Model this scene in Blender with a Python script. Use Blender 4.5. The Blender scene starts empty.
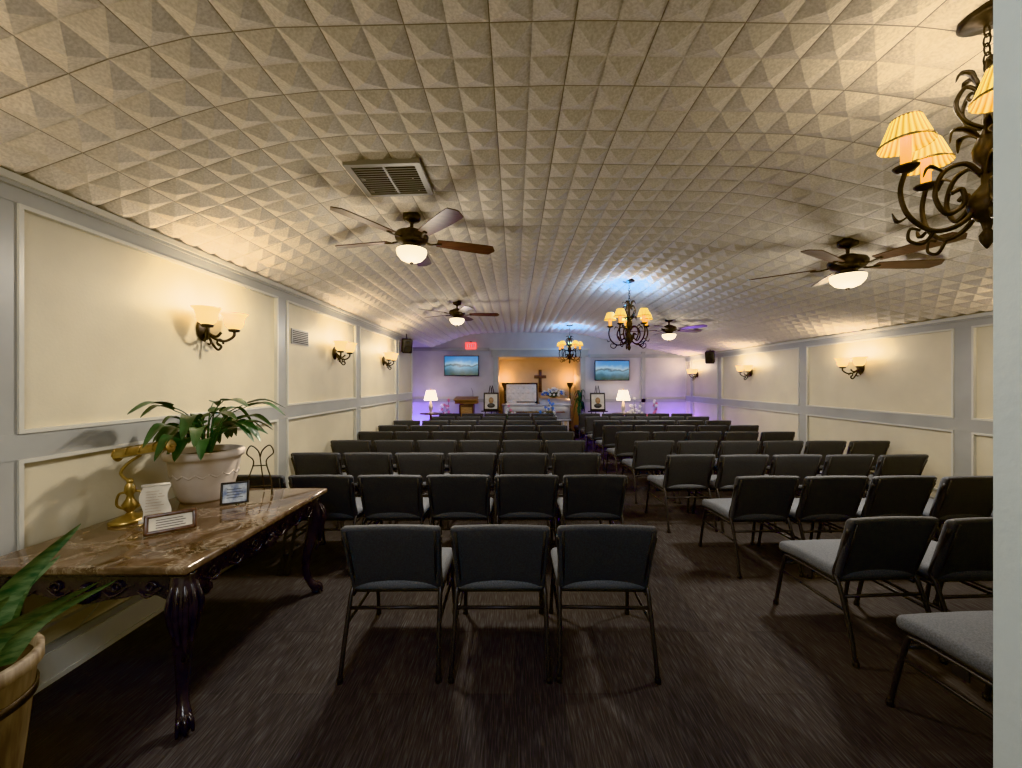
import bpy, math, random
from mathutils import Vector, Matrix
random.seed(7)
sc=bpy.context.scene
D=bpy.data
pi=math.pi
# ---------------------------------------------------------------- materials
def mat(name,col,rough=.6,metal=0,emit=None,es=0,spec=None):
    m=D.materials.new(name); m.use_nodes=True
    b=m.node_tree.nodes['Principled BSDF']
    b.inputs['Base Color'].default_value=(*col,1); b.inputs['Roughness'].default_value=rough
    b.inputs['Metallic'].default_value=metal
    if spec is not None: b.inputs['Specular IOR Level'].default_value=spec
    if emit: b.inputs['Emission Color'].default_value=(*emit,1); b.inputs['Emission Strength'].default_value=es
    return m
def noisy(m,c1,c2,scale=5,stretch=(1,1,1),detail=4,lo=.35,hi=.65,bump=0,bscale=None,rot=(0,0,0)):
    nt=m.node_tree; n=nt.nodes; l=nt.links; b=n['Principled BSDF']
    tc=n.new('ShaderNodeTexCoord'); mp=n.new('ShaderNodeMapping'); mp.inputs['Scale'].default_value=stretch
    mp.inputs['Rotation'].default_value=rot
    l.new(tc.outputs['Object'],mp.inputs[0])
    no=n.new('ShaderNodeTexNoise'); no.inputs['Scale'].default_value=scale; no.inputs['Detail'].default_value=detail
    l.new(mp.outputs[0],no.inputs['Vector'])
    cr=n.new('ShaderNodeValToRGB'); cr.color_ramp.elements[0].position=lo; cr.color_ramp.elements[1].position=hi
    cr.color_ramp.elements[0].color=(*c1,1); cr.color_ramp.elements[1].color=(*c2,1)
    l.new(no.outputs['Fac'],cr.inputs[0]); l.new(cr.outputs[0],b.inputs['Base Color'])
    if bump:
        n2=n.new('ShaderNodeTexNoise'); n2.inputs['Scale'].default_value=bscale or scale*4; n2.inputs['Detail'].default_value=3
        l.new(mp.outputs[0],n2.inputs['Vector'])
        bp=n.new('ShaderNodeBump'); bp.inputs['Strength'].default_value=bump; bp.inputs['Distance'].default_value=.01
        l.new(n2.outputs['Fac'],bp.inputs['Height']); l.new(bp.outputs[0],b.inputs['Normal'])
    return m
M_wall=noisy(mat('cream_paint',(.7,.63,.46),.55),(.53,.475,.355),(.58,.525,.395),2.5,bump=.08,bscale=60)
M_trim=noisy(mat('trim_grey_paint',(.4,.42,.40),.35),(.31,.312,.295),(.35,.352,.335),3)
M_bead=mat('panel_bead_paint',(.52,.51,.46),.35)
M_white=noisy(mat('front_wall_paint',(.62,.6,.6),.6),(.45,.43,.44),(.5,.48,.49),3)
M_jamb=noisy(mat('jamb_paint',(.5,.55,.53),.4),(.30,.33,.325),(.33,.36,.355),4,bump=.1,bscale=50)
M_black=noisy(mat('black_lacquer',(.012,.012,.016),.18),(.012,.012,.017),(.04,.037,.044),14,bump=.25,bscale=40)
M_iron=noisy(mat('bronze_iron',(.05,.035,.025),.42,.8),(.018,.015,.013),(.06,.046,.036),20)
M_frame=mat('chair_steel',(.040,.040,.044),.42,.5)
M_fab=noisy(mat('slate_fabric',(.1,.11,.13),.9),(.086,.093,.107),(.136,.147,.167),160,bump=.25,bscale=300)
M_shell=noisy(mat('chair_back_upholstery',(.05,.055,.065),.7),(.048,.051,.059),(.070,.075,.086),120,bump=.2,bscale=300)
M_brass=noisy(mat('brass',(.65,.43,.14),.3,.9),(.22,.14,.055),(.46,.33,.15),12)
M_pot=noisy(mat('cream_ceramic',(.7,.62,.5),.3),(.52,.44,.37),(.62,.55,.49),6)
M_soil=noisy(mat('soil',(.03,.02,.012),.95),(.02,.012,.008),(.06,.04,.025),60)
M_leaf=noisy(mat('leaf_green',(.03,.09,.02),.35),(.016,.040,.020),(.05,.10,.048),9)
M_leaf2=noisy(mat('snake_leaf',(.04,.1,.04),.35),(.045,.085,.055),(.18,.24,.14),22,stretch=(1,1,3))
M_plwood=noisy(mat('planter_wood',(.3,.2,.1),.6),(.13,.09,.06),(.33,.26,.18),6,stretch=(6,6,.8))
M_wood=noisy(mat('dark_wood',(.08,.035,.02),.35),(.045,.022,.015),(.10,.05,.032),8,stretch=(1,8,1))
M_oak=noisy(mat('oak',(.3,.16,.07),.4),(.2,.10,.04),(.34,.19,.08),8,stretch=(1,1,6))
M_orange=noisy(mat('alcove_paint',(.66,.46,.28),.6),(.60,.46,.31),(.66,.51,.36),3)
M_paper=noisy(mat('paper',(.8,.77,.68),.7),(.55,.52,.45),(.65,.62,.56),10)
M_satin=noisy(mat('white_satin',(.8,.78,.76),.45),(.68,.66,.64),(.8,.78,.76),14,bump=.5,bscale=16)
M_casket=noisy(mat('silver_casket_metal',(.5,.5,.52),.3,.4),(.42,.42,.45),(.55,.55,.58),4)
M_black2=mat('black_plastic',(.015,.015,.017),.4)
M_ventw=mat('vent_metal',(.24,.23,.215),.45,.2)
M_dark=mat('duct_dark',(.02,.02,.02),.9)
M_glass=mat('lit_frosted_glass',(.6,.42,.2),.35,emit=(1,.66,.24),es=.95)
M_bowl=mat('fan_bowl_glass',(.9,.85,.75),.25,emit=(1,.84,.58),es=1.5)
M_fill=mat('fill_panel_glow',(.9,.9,.9),.4,emit=(.9,.95,1),es=1)  # glowing face of the added fill panel
M_candle=mat('candle_sleeve_lit',(.8,.35,.01),.5,emit=(1,.42,.005),es=.8)
M_lampsh=mat('lampshade_lit',(.9,.85,.75),.7,emit=(1,.86,.66),es=1.6)
M_exit=mat('exit_red',(.5,.03,.03),.5,emit=(1,.08,.06),es=.9)
M_floW=mat('flower_white',(.8,.8,.78),.7); M_floB=mat('flower_blue',(.12,.25,.7),.7); M_floP=mat('flower_pink',(.7,.25,.35),.7)
M_shade_pl=mat('pleated_shade',(.55,.38,.11),.7,emit=(1,.78,.34),es=1.1)
def pleat(m):
    nt=m.node_tree;n=nt.nodes;l=nt.links;b=n['Principled BSDF']
    uv=n.new('ShaderNodeUVMap'); 
    sx=n.new('ShaderNodeSeparateXYZ'); l.new(uv.outputs[0],sx.inputs[0])
    cr=n.new('ShaderNodeValToRGB'); cr.color_ramp.elements[0].color=(.22,.10,.01,1); cr.color_ramp.elements[1].color=(1,.72,.16,1)
    cr.color_ramp.elements[0].position=.1
    l.new(sx.outputs[0],cr.inputs[0]); l.new(cr.outputs[0],b.inputs['Emission Color'])
pleat(M_shade_pl)
M_marble=mat('brown_marble',(.4,.3,.22),.06)
def marble(m):
    nt=m.node_tree;n=nt.nodes;l=nt.links;b=n['Principled BSDF']
    tc=n.new('ShaderNodeTexCoord')
    n1=n.new('ShaderNodeTexNoise'); n1.inputs['Scale'].default_value=6;n1.inputs['Detail'].default_value=10;n1.inputs['Distortion'].default_value=.8
    n1.inputs['Roughness'].default_value=.66
    l.new(tc.outputs['Object'],n1.inputs['Vector'])
    cr=n.new('ShaderNodeValToRGB'); e=cr.color_ramp.elements
    e[0].position=.3;e[0].color=(.028,.018,.013,1); e[1].position=.74;e[1].color=(.32,.26,.20,1)
    x=e.new(.45);x.color=(.078,.053,.039,1); x=e.new(.6);x.color=(.15,.108,.082,1)
    l.new(n1.outputs['Fac'],cr.inputs[0])
    v=n.new('ShaderNodeTexVoronoi'); v.feature='DISTANCE_TO_EDGE'; v.inputs['Scale'].default_value=5
    mx=n.new('ShaderNodeMixRGB'); mx.inputs[0].default_value=.25
    l.new(tc.outputs['Object'],mx.inputs[1]); l.new(n1.outputs['Color'],mx.inputs[2]); l.new(mx.outputs[0],v.inputs['Vector'])
    c2=n.new('ShaderNodeValToRGB'); c2.color_ramp.elements[0].color=(.6,.6,.6,1);c2.color_ramp.elements[1].color=(0,0,0,1);c2.color_ramp.elements[1].position=.03
    l.new(v.outputs['Distance'],c2.inputs[0])
    m2=n.new('ShaderNodeMixRGB'); l.new(c2.outputs[0],m2.inputs[0]); l.new(cr.outputs[0],m2.inputs[1]); m2.inputs[2].default_value=(.32,.26,.19,1)
    l.new(m2.outputs[0],b.inputs['Base Color'])
marble(M_marble)
M_carpet=mat('striated_carpet',(.04,.035,.035),.95,spec=.1)
def carpet(m):
    nt=m.node_tree;n=nt.nodes;l=nt.links;b=n['Principled BSDF']
    tc=n.new('ShaderNodeTexCoord')
    def nz(s,st,d=3):
        mp=n.new('ShaderNodeMapping'); mp.inputs['Scale'].default_value=st; l.new(tc.outputs['Object'],mp.inputs[0])
        x=n.new('ShaderNodeTexNoise'); x.inputs['Scale'].default_value=s;x.inputs['Detail'].default_value=d; l.new(mp.outputs[0],x.inputs['Vector']); return x
    a=nz(16,(9,.55,1),5)
    cr=n.new('ShaderNodeValToRGB'); e=cr.color_ramp.elements
    e[0].position=.26;e[0].color=(.027,.0265,.028,1);e[1].position=.76;e[1].color=(.092,.091,.096,1)
    x=e.new(.5);x.color=(.047,.046,.049,1)
    l.new(a.outputs['Fac'],cr.inputs[0])
    br=n.new('ShaderNodeTexBrick'); br.inputs['Scale'].default_value=1; br.offset=.5
    br.inputs['Color1'].default_value=(.84,.84,.87,1);br.inputs['Color2'].default_value=(1.10,1.07,1.06,1);br.inputs['Mortar'].default_value=(.82,.82,.82,1)
    br.inputs['Mortar Size'].default_value=.003; br.inputs['Brick Width'].default_value=1.0; br.inputs['Row Height'].default_value=.25
    mp=n.new('ShaderNodeMapping'); mp.inputs['Rotation'].default_value=(0,0,pi/2); l.new(tc.outputs['Object'],mp.inputs[0]); l.new(mp.outputs[0],br.inputs['Vector'])
    mx=n.new('ShaderNodeMixRGB'); mx.blend_type='MULTIPLY'; mx.inputs[0].default_value=1
    l.new(cr.outputs[0],mx.inputs[1]); l.new(br.outputs['Color'],mx.inputs[2]); l.new(mx.outputs[0],b.inputs['Base Color'])
    bp=n.new('ShaderNodeBump'); bp.inputs['Strength'].default_value=.2; bp.inputs['Distance'].default_value=.003
    l.new(a.outputs['Fac'],bp.inputs['Height']); l.new(bp.outputs[0],b.inputs['Normal'])
carpet(M_carpet)
M_ceil=mat('embossed_ceiling_tile',(.5,.45,.37),.75)
def ceilm(m):
    nt=m.node_tree;n=nt.nodes;l=nt.links;b=n['Principled BSDF']
    uv=n.new('ShaderNodeUVMap'); s=n.new('ShaderNodeSeparateXYZ'); l.new(uv.outputs[0],s.inputs[0])
    def edge(o):
        f=n.new('ShaderNodeMath');f.operation='FRACT';l.new(o,f.inputs[0])
        a=n.new('ShaderNodeMath');a.operation='SUBTRACT';l.new(f.outputs[0],a.inputs[0]);a.inputs[1].default_value=.5
        c=n.new('ShaderNodeMath');c.operation='ABSOLUTE';l.new(a.outputs[0],c.inputs[0])
        g=n.new('ShaderNodeMath');g.operation='GREATER_THAN';l.new(c.outputs[0],g.inputs[0]);g.inputs[1].default_value=.493
        return g
    e1=edge(s.outputs[0]);e2=edge(s.outputs[1])
    mxx=n.new('ShaderNodeMath');mxx.operation='MAXIMUM';l.new(e1.outputs[0],mxx.inputs[0]);l.new(e2.outputs[0],mxx.inputs[1])
    tc=n.new('ShaderNodeTexCoord'); no=n.new('ShaderNodeTexNoise'); no.inputs['Scale'].default_value=90; l.new(tc.outputs['Object'],no.inputs['Vector'])
    cr=n.new('ShaderNodeValToRGB'); cr.color_ramp.elements[0].color=(.59,.535,.46,1);cr.color_ramp.elements[1].color=(.74,.68,.595,1)
    cr.color_ramp.elements[0].position=.35;cr.color_ramp.elements[1].position=.65
    l.new(no.outputs['Fac'],cr.inputs[0])
    mix=n.new('ShaderNodeMixRGB'); l.new(mxx.outputs[0],mix.inputs[0]); l.new(cr.outputs[0],mix.inputs[1]); mix.inputs[2].default_value=(.27,.235,.195,1)
    l.new(mix.outputs[0],b.inputs['Base Color'])
    bp=n.new('ShaderNodeBump'); bp.inputs['Strength'].default_value=.25; bp.inputs['Distance'].default_value=.004
    l.new(no.outputs['Fac'],bp.inputs['Height']); l.new(bp.outputs[0],b.inputs['Normal'])
ceilm(M_ceil)
M_tv=mat('tv_picture',(.02,.02,.02),.2)
def tvm(m):
    nt=m.node_tree;n=nt.nodes;l=nt.links;b=n['Principled BSDF']
    tc=n.new('ShaderNodeTexCoord'); s=n.new('ShaderNodeSeparateXYZ'); l.new(tc.outputs['Object'],s.inputs[0])
    no=n.new('ShaderNodeTexNoise'); no.inputs['Scale'].default_value=5; no.inputs['Detail'].default_value=6; l.new(tc.outputs['Object'],no.inputs['Vector'])
    ma=n.new('ShaderNodeMath');ma.operation='MULTIPLY_ADD';l.new(no.outputs['Fac'],ma.inputs[0]);ma.inputs[1].default_value=.25;l.new(s.outputs[2],ma.inputs[2])
    mr=n.new('ShaderNodeMapRange'); l.new(ma.outputs[0],mr.inputs[0]); mr.inputs[1].default_value=-.15;mr.inputs[2].default_value=.42
    cr=n.new('ShaderNodeValToRGB'); e=cr.color_ramp.elements
    e[0].color=(.01,.04,.03,1);e[1].color=(.03,.16,.42,1)
    for p,c in ((.25,(.02,.10,.16)),(.42,(.10,.26,.38)),(.5,(.02,.05,.07)),(.58,(.25,.38,.46)),(.75,(.05,.22,.45))):
        x=e.new(p);x.color=(*c,1)
    l.new(mr.outputs[0],cr.inputs[0]); l.new(cr.outputs[0],b.inputs['Emission Color']); b.inputs['Emission Strength'].default_value=.6
tvm(M_tv)
# ---------------------------------------------------------------- builder
def T(x,y,z): return Matrix.Translation((x,y,z))
def R(a,ax): return Matrix.Rotation(a,4,ax)
def cat(pts,k=6):
    P=[Vector(p) for p in pts]; out=[]
    for i in range(len(P)-1):
        p0=P[max(i-1,0)];p1=P[i];p2=P[i+1];p3=P[min(i+2,len(P)-1)]
        for j in range(k):
            t=j/k
            out.append(.5*((2*p1)+(-p0+p2)*t+(2*p0-5*p1+4*p2-p3)*t*t+(-p0+3*p1-3*p2+p3)*t**3))
    out.append(P[-1]); return out
class B:
    def __init__(s): s.v=[];s.f=[];s.mi=[];s.sm=[];s.mats=[];s.uv={}
    def add(s,vs,fs,m,smooth=True,M=None,f=None,uvs=None):
        if m not in s.mats: s.mats.append(m)
        k=s.mats.index(m);o=len(s.v)
        for p in vs:
            p=Vector(p)
            if f: p=Vector(f(p))
            if M: p=M@p
            s.v.append(p)
        for q,fc in enumerate(fs):
            if uvs: s.uv[len(s.f)]=uvs[q]
            s.f.append([o+i for i in fc]);s.mi.append(k);s.sm.append(smooth)
    def box(s,x0,x1,y0,y1,z0,z1,m,M=None):
        vs=[(x,y,z) for x in (x0,x1) for y in (y0,y1) for z in (z0,z1)]
        s.add(vs,[(0,1,3,2),(4,6,7,5),(0,4,5,1),(2,3,7,6),(0,2,6,4),(1,5,7,3)],m,False,M)
    def rbox(s,c,size,r,m,M=None,seg=3,mid=1,f=None):
        h=[a/2 for a in size]; r=min(r,min(h)*.999)
        co=[]
        for a in h:
            lo=[-a+r*(k/seg) for k in range(seg+1)]
            md=[-(a-r)+2*(a-r)*k/(mid+1) for k in range(1,mid+1)]
            co.append(lo+md+[-q for q in reversed(lo)])
        n=[len(q) for q in co];d={};vs=[];fs=[]
        def vid(i,j,k):
            if (i,j,k) in d: return d[i,j,k]
            p=Vector((co[0][i],co[1][j],co[2][k]))
            q=Vector([max(-(h[a]-r),min(h[a]-r,p[a])) for a in range(3)])
            w=p-q
            if w.length>1e-9: p=q+w.normalized()*r
            d[i,j,k]=len(vs);vs.append(p+Vector(c));return d[i,j,k]
        for ax in range(3):
            u,w=[(1,2),(2,0),(0,1)][ax]
            for side in (0,n[ax]-1):
                for a in range(n[u]-1):
                    for b in range(n[w]-1):
                        q=[]
                        for (aa,bb) in ((a,b),(a+1,b),(a+1,b+1),(a,b+1)):
                            t=[0,0,0];t[ax]=side;t[u]=aa;t[w]=bb;q.append(vid(*t))
                        if side==0:q.reverse()
                        fs.append(q)
        s.add(vs,fs,m,True,M,f)
    def tube(s,pts,r,m,n=8,M=None,flat=1.0):
        P=[Vector(p) for p in pts];N=len(P)
        rr=r if isinstance(r,(list,tuple)) else [r]*N
        if len(rr)!=N:
            q=[];
            for i in range(N):
                t=i/(N-1)*(len(rr)-1);a=min(int(t),len(rr)-2);q.append(rr[a]+(rr[a+1]-rr[a])*(t-a))
            rr=q
        t0=(P[1]-P[0]).normalized(); up=Vector((0,0,1)) if abs(t0.z)<.9 else Vector((1,0,0))
        u=t0.cross(up).normalized();vs=[];fs=[]
        for i in range(N):
            t=(P[min(i+1,N-1)]-P[max(i-1,0)]).normalized()
            u=(u-t*u.dot(t)).normalized();w=t.cross(u)
            for k in range(n):
                a=2*pi*k/n;vs.append(P[i]+(u*math.cos(a)+w*math.sin(a)*flat)*rr[i])
        for i in range(N-1):
            for k in range(n):
                k2=(k+1)%n;fs.append((i*n+k,i*n+k2,(i+1)*n+k2,(i+1)*n+k))
        fs.append(tuple(reversed(range(n))));fs.append(tuple(range((N-1)*n,N*n)))
        s.add(vs,fs,m,True,M)
    def lathe(s,prof,m,n=20,M=None,f=None,pleat=0):
        vs=[];fs=[];uv=[]
        for (r,z) in prof:
            for k in range(n):
                a=2*pi*k/n;q=r*(1+(pleat if k%2 else -pleat));vs.append((q*math.cos(a),q*math.sin(a),z))
        for i in range(len(prof)-1):
            for k in range(n):
                k2=(k+1)%n;fs.append((i*n+k,i*n+k2,(i+1)*n+k2,(i+1)*n+k))
                c=(k%2,k2%2) ; uv.append(((c[0],0),(c[1],0),(c[1],1),(c[0],1)))
        s.add(vs,fs,m,pleat==0,M,f,uv)
    def ball(s,c,r,m,sc=(1,1,1),n=12,M=None):
        pr=[(max(1e-4,r*math.sin(pi*i/(n//2))),-r*math.cos(pi*i/(n//2))) for i in range(n//2+1)]
        MM=T(*c)@Matrix.Diagonal((*sc,1))
        if M: MM=M@MM
        s.lathe(pr,m,n,MM)
    def prism(s,poly,th,m,M=None):
        n=len(poly);vs=[(x,0,z) for x,z in poly]+[(x,th,z) for x,z in poly]
        fs=[tuple(range(n)),tuple(reversed(range(n,2*n)))]+[(i,(i+1)%n+0,(i+1)%n+n,i+n) for i in range(n)]
        s.add(vs,fs,m,False,M)
    def leaf(s,pts,w,m,fold=.25,n=10,side=None,tip=.6):
        C=cat(pts,max(2,n//(len(pts)-1)));N=len(C);vs=[];fs=[]
        for i,c in enumerate(C):
            t=(C[min(i+1,N-1)]-C[max(i-1,0)]).normalized()
            sd=side or t.cross(Vector((0,0,1)))
            if sd.length<.05: sd=Vector((1,0,0))
            sd=sd.normalized();nn=sd.cross(t)
            k=i/(N-1);ww=w*max(.02,(math.sin(pi*min(1,k**tip))**.8 if k<1 else .02))
            for q in (-1,-.5,0,.5,1):
                vs.append(c+sd*ww*q+nn*abs(q)*ww*fold)
        for i in range(N-1):
            for k in range(4): fs.append((i*5+k,i*5+k+1,(i+1)*5+k+1,(i+1)*5+k))
        s.add(vs,fs,m,True)
    def obj(s,name,loc=None,rz=0):
        me=D.meshes.new(name);me.from_pydata([tuple(p) for p in s.v],[],s.f)
        for m in s.mats: me.materials.append(m)
        me.polygons.foreach_set('material_index',s.mi);me.polygons.foreach_set('use_smooth',s.sm)
        if s.uv:
            ul=me.uv_layers.new(name='UVMap')
            for fi,u in s.uv.items():
                p=me.polygons[fi]
                for q,li in enumerate(p.loop_indices): ul.data[li].uv=u[q]
        me.update()
        o=D.objects.new(name,me);sc.collection.objects.link(o)
        if loc: o.location=loc
        o.rotation_euler=(0,0,rz);return o
def light(parent,loc,power,col,r=.04,name='bulb_light'):
    ld=D.lights.new(name,'POINT');ld.energy=power;ld.color=col;ld.shadow_soft_size=r
    o=D.objects.new(name,ld);sc.collection.objects.link(o);o.location=loc
    if parent:o.parent=parent
    return o
WARM=(1,.83,.61)
# ---------------------------------------------------------------- room shell
XL,XR,YB,YF=-2.5,5.1,-1.2,11.6
ZL,ZR=2.63,2.365
b=B();b.box(XL-.9,XR+.3,YB-.2,YF+1.8,-.1,0,M_carpet);b.obj('floor')
b=B();b.box(XL-.15,XL,YB,9.4,0,ZL+.12,M_wall);b.obj('wall_left')
b=B();b.box(-3.25,-3.1,9.25,YF,0,2.75,M_white);b.obj('wall_left_recess')
b=B();b.box(-3.1,XL-.15,9.25,9.4,0,2.75,M_white);b.obj('wall_left_return')
b=B();b.box(XR,XR+.15,YB,YF,0,ZR+.12,M_wall);b.obj('wall_right')
b=B();b.box(XL-.15,XR+.15,YB-.15,YB,0,3.2,M_wall);b.obj('wall_back')
b=B();b.box(.613,XR,.32,.5,0,3.2,M_jamb);b.obj('wall_partition')
ax0,ax1,az=-.5,1.95,2.35
b=B()
b.box(-3.25,ax0,YF,YF+.15,0,3.3,M_white);b.box(ax1,XR+.15,YF,YF+.15,0,3.3,M_white);b.box(ax0,ax1,YF,YF+.15,az,3.3,M_white)
b.obj('wall_front')
b=B()
b.box(ax0-.1,ax0,YF+.15,YF+1.4,0,az+.1,M_orange);b.box(ax1,ax1+.1,YF+.15,YF+1.4,0,az+.1,M_orange)
b.box(ax0-.1,ax1+.1,YF+1.4,YF+1.5,0,az+.1,M_orange);b.box(ax0-.1,ax1+.1,YF+.15,YF+1.5,az,az+.1,M_orange)
b.obj('wall_alcove')
b=B()
for x in (ax0-.14,ax1): b.box(x,x+.14,YF-.03,YF,0,az,M_trim)
b.box(ax0-.2,ax1+.2,YF-.05,YF,az,az+.2,M_trim);b.box(ax0-.25,ax1+.25,YF-.08,YF,az+.2,az+.25,M_bead)
b.obj('trim_1')
def lin(P,k=40):
    out=[]
    for i in range(len(P)-1):
        for j in range(k): out.append(Vector(P[i]).lerp(Vector(P[i+1]),j/k))
    out.append(Vector(P[-1]));return out
prof=lin([(-2.5,0,ZL),(-1.62,0,2.95),(-1.35,0,3.02),(-1.0,0,3.06),(.3,0,3.09),(1.6,0,3.07),(1.95,0,3.03),(5.1,0,ZR)])
cell=.175
def resample(P,st):
    L=[0]
    for i in range(1,len(P)):L.append(L[-1]+(P[i]-P[i-1]).length)
    n=int(round(L[-1]/st));out=[];j=0
    for k in range(n+1):
        t=L[-1]*k/n
        while j<len(L)-2 and L[j+1]<t:j+=1
        u=(t-L[j])/(L[j+1]-L[j]);out.append(P[j].lerp(P[j+1],min(1,u)))
    return out
PR=resample(prof,cell);nj=int(round((YF-YB)/cell))
vs=[];fs=[];uvs=[]
nc=len(PR)
for j in range(nj+1):
    for i in range(nc): vs.append((PR[i].x,YB+j*(YF-YB)/nj,PR[i].z))
for j in range(nj):
    for i in range(nc-1):
        a=Vector(vs[j*nc+i]);c=Vector(vs[(j+1)*nc+i+1]);m=(a+c)/2
        tx=(PR[i+1]-PR[i]).normalized();nn=Vector((-tx.z,0,tx.x))
        m=m-nn*.034
        k=len(vs);vs.append(tuple(m))
        q=[j*nc+i,j*nc+i+1,(j+1)*nc+i+1,(j+1)*nc+i]
        U=[(i/2,j/2),((i+1)/2,j/2),((i+1)/2,(j+1)/2),(i/2,(j+1)/2)]
        mu=((i+.5)/2,(j+.5)/2)
        for e in range(4):
            f=(e+1)%4
            fs.append((q[f],q[e],k));uvs.append((U[f],U[e],mu))
b=B();b.add(vs,fs,M_ceil,False,uvs=uvs);b.obj('ceiling')
b=B();b.box(-3.25,XL,9.25,YF,2.63,2.7,M_white);b.obj('ceiling_recess')
def panelling(name,X,sgn,stiles,ztop,zc,zr0,zr1,yend,y0=YB):
    b=B();t=.022
    def bx(y0,y1,z0,z1,m,th=t):
        x0,x1=(X,X+th*sgn) if sgn>0 else (X-th,X)
        b.box(x0,x1,y0,y1,z0,z1,m)
    for (c,w) in stiles: bx(c-w/2,c+w/2,.16,ztop,M_trim)
    bx(y0,yend,zr0,zr1,M_trim,t+.004);bx(y0,yend,ztop,zc,M_trim,t+.004)
    bx(y0,yend,zc-.035,zc+.0,M_bead,.06);bx(y0,yend,zc-.055,zc-.035,M_trim,.045)
    ys=[(y0,0)]+stiles+[(yend,0)]
    for i in range(len(ys)-1):
        p=ys[i][0]+ys[i][1]/2;q=ys[i+1][0]-ys[i+1][1]/2
        if q-p<.3: continue
        for z0,z1 in ((zr1,ztop),(.3,zr0)):
            w=.02
            bx(p,q,z0,z0+w,M_bead,.034);bx(p,q,z1-w,z1,M_bead,.034);bx(p,p+w,z0+w,z1-w,M_bead,.034);bx(q-w,q,z0+w,z1-w,M_bead,.034)
    b.obj(name)
    b=B()
    x0,x1=(X,X+.03) if sgn>0 else (X-.03,X)
    b.box(x0,x1,y0,yend,0,.16,M_bead)
    x0,x1=(X,X+.018) if sgn>0 else (X-.018,X)
    b.box(x0,x1,y0,yend,.16,.2,M_trim)
    x0,x1=(X+.03,X+.042) if sgn>0 else (X-.042,X-.03)
    b.box(x0,x1,y0,yend,0,.025,M_bead)
    b.obj('baseboard_'+('left' if sgn>0 else 'right'))
panelling('trim_2',XL,1,[(-.3,.18),(1.85,.18),(4.15,.16),(6.15,.16),(8.2,.16)],2.49,2.62,1.21,1.34,9.4)
panelling('trim_3',XR,-1,[(1.95,.16),(4.42,.18),(6.88,.18),(9.68,.18),(11.2,.16)],2.22,2.345,1.04,1.18,YF,.5)
b=B()
for x in (3.75,): b.box(x,x+.12,YF-.03,YF,.16,2.5,M_trim)
b.box(-3.1,ax0-.14,YF-.03,YF,1.0,1.1,M_trim);b.box(ax1+.14,XR-.03,YF-.03,YF,1.0,1.1,M_trim)
b.box(-3.1,ax0-.26,YF-.04,YF,2.52,2.62,M_trim);b.box(ax1+.26,XR-.06,YF-.04,YF,2.32,2.42,M_trim)
b.obj('trim_4')
b=B();b.box(-3.1,ax0-.14,YF-.03,YF,0,.16,M_bead);b.box(ax1+.14,XR-.05,YF-.03,YF,0,.16,M_bead);b.obj('baseboard_front')
b=B();Md=T(.012,0,0)
b.box(-3.1,-3.05,9.75,10.65,0.005,2.1,M_bead,Md)
b.box(-3.05,-3.04,9.85,10.2,1.2,1.95,M_trim,Md);b.box(-3.05,-3.04,9.85,10.2,.25,1.05,M_trim,Md)
b.box(-3.05,-3.04,10.28,10.58,1.2,1.95,M_trim,Md);b.box(-3.05,-3.04,10.28,10.58,.25,1.05,M_trim,Md)
b.ball((-3.0,10.6,1.0),.03,M_brass);b.obj('door_1')
# ---------------------------------------------------------------- chairs
def make_chair():
    b=B();W=.545
    def lean(p):
        t=(p.z-.42)/.4
        return (p.x*(.93+.07*t)+0,p.y+.155-.125*t + .022*(1-(p.x/(W/2))**2),p.z)
    b.rbox((0,0,.62),(W,.055,.40),.026,M_shell,seg=3,mid=4,f=lean)
    def lean2(p):
        q=lean(p);return (q[0],q[1]+.022+.012*(1-(p.x/(W/2))**2),q[2])
    b.rbox((0,0,.635),(W-.05,.045,.34),.022,M_fab,seg=3,mid=4,f=lean2)
    for sx in (-1,1):
        b.tube([(sx*.225*k[0],k[1],k[2]) for k in ((1.0,.135,.44),(1.03,.075,.6),(1.07,.012,.795))],.007,M_black2,6)
    def crown(p):
        u=p.x/(W/2);v=(p.y-.365)/.24
        e=.022*(1-u*u)*(1-v*v) if p.z>.45 else 0
        dz=-.02*max(0,v)**2
        return (p.x*(1-.04*max(0,-v)),p.y,p.z+e+dz)
    b.rbox((0,.365,.45),(W-.01,.48,.075),.034,M_fab,seg=3,mid=4,f=crown)
    b.rbox((0,.365,.405),(W-.07,.42,.02),.009,M_black2,seg=2)
    r=.0125
    for s_ in (-1,1):
        b.tube(cat([(s_*.262,.0,.01),(s_*.255,.05,.2),(s_*.25,.12,.40),(s_*.247,.155,.46),(s_*.25,.10,.60),(s_*.262,.04,.76)],4),r,M_frame,8)
        b.tube(cat([(s_*.262,.62,.01),(s_*.256,.585,.2),(s_*.25,.55,.36),(s_*.248,.52,.39),(s_*.246,.40,.395),(s_*.246,.14,.395)],4),r,M_frame,8)
        b.tube([(s_*.252,.075,.27),(s_*.252,.57,.27)],.009,M_frame,6)
        b.lathe([(.001,0),(.017,0),(.017,.02),(.013,.03)],M_black2,10,T(s_*.262,0,0))
        b.lathe([(.001,0),(.017,0),(.017,.02),(.013,.03)],M_black2,10,T(s_*.262,.62,0))
        b.box(s_*.262-.004,s_*.262+.004,.3,.36,.355,.4,M_frame)
    b.tube([(-.252,.10,.34),(.252,.10,.34)],.0095,M_frame,8)
    b.tube([(-.252,.555,.33),(.252,.555,.33)],.0095,M_frame,8)
    return b.obj('banquet_chair')
ch0=make_chair();first=True
def chair(x,y,rz=0):
    global first
    if first: o=ch0;first=False
    else:
        o=D.objects.new('banquet_chair',ch0.data);sc.collection.objects.link(o)
    ox,oy=0,.3
    o.location=(x-(ox*math.cos(rz)-oy*math.sin(rz)),y+oy-(ox*math.sin(rz)+oy*math.cos(rz)),0);o.rotation_euler=(0,0,rz)
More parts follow.
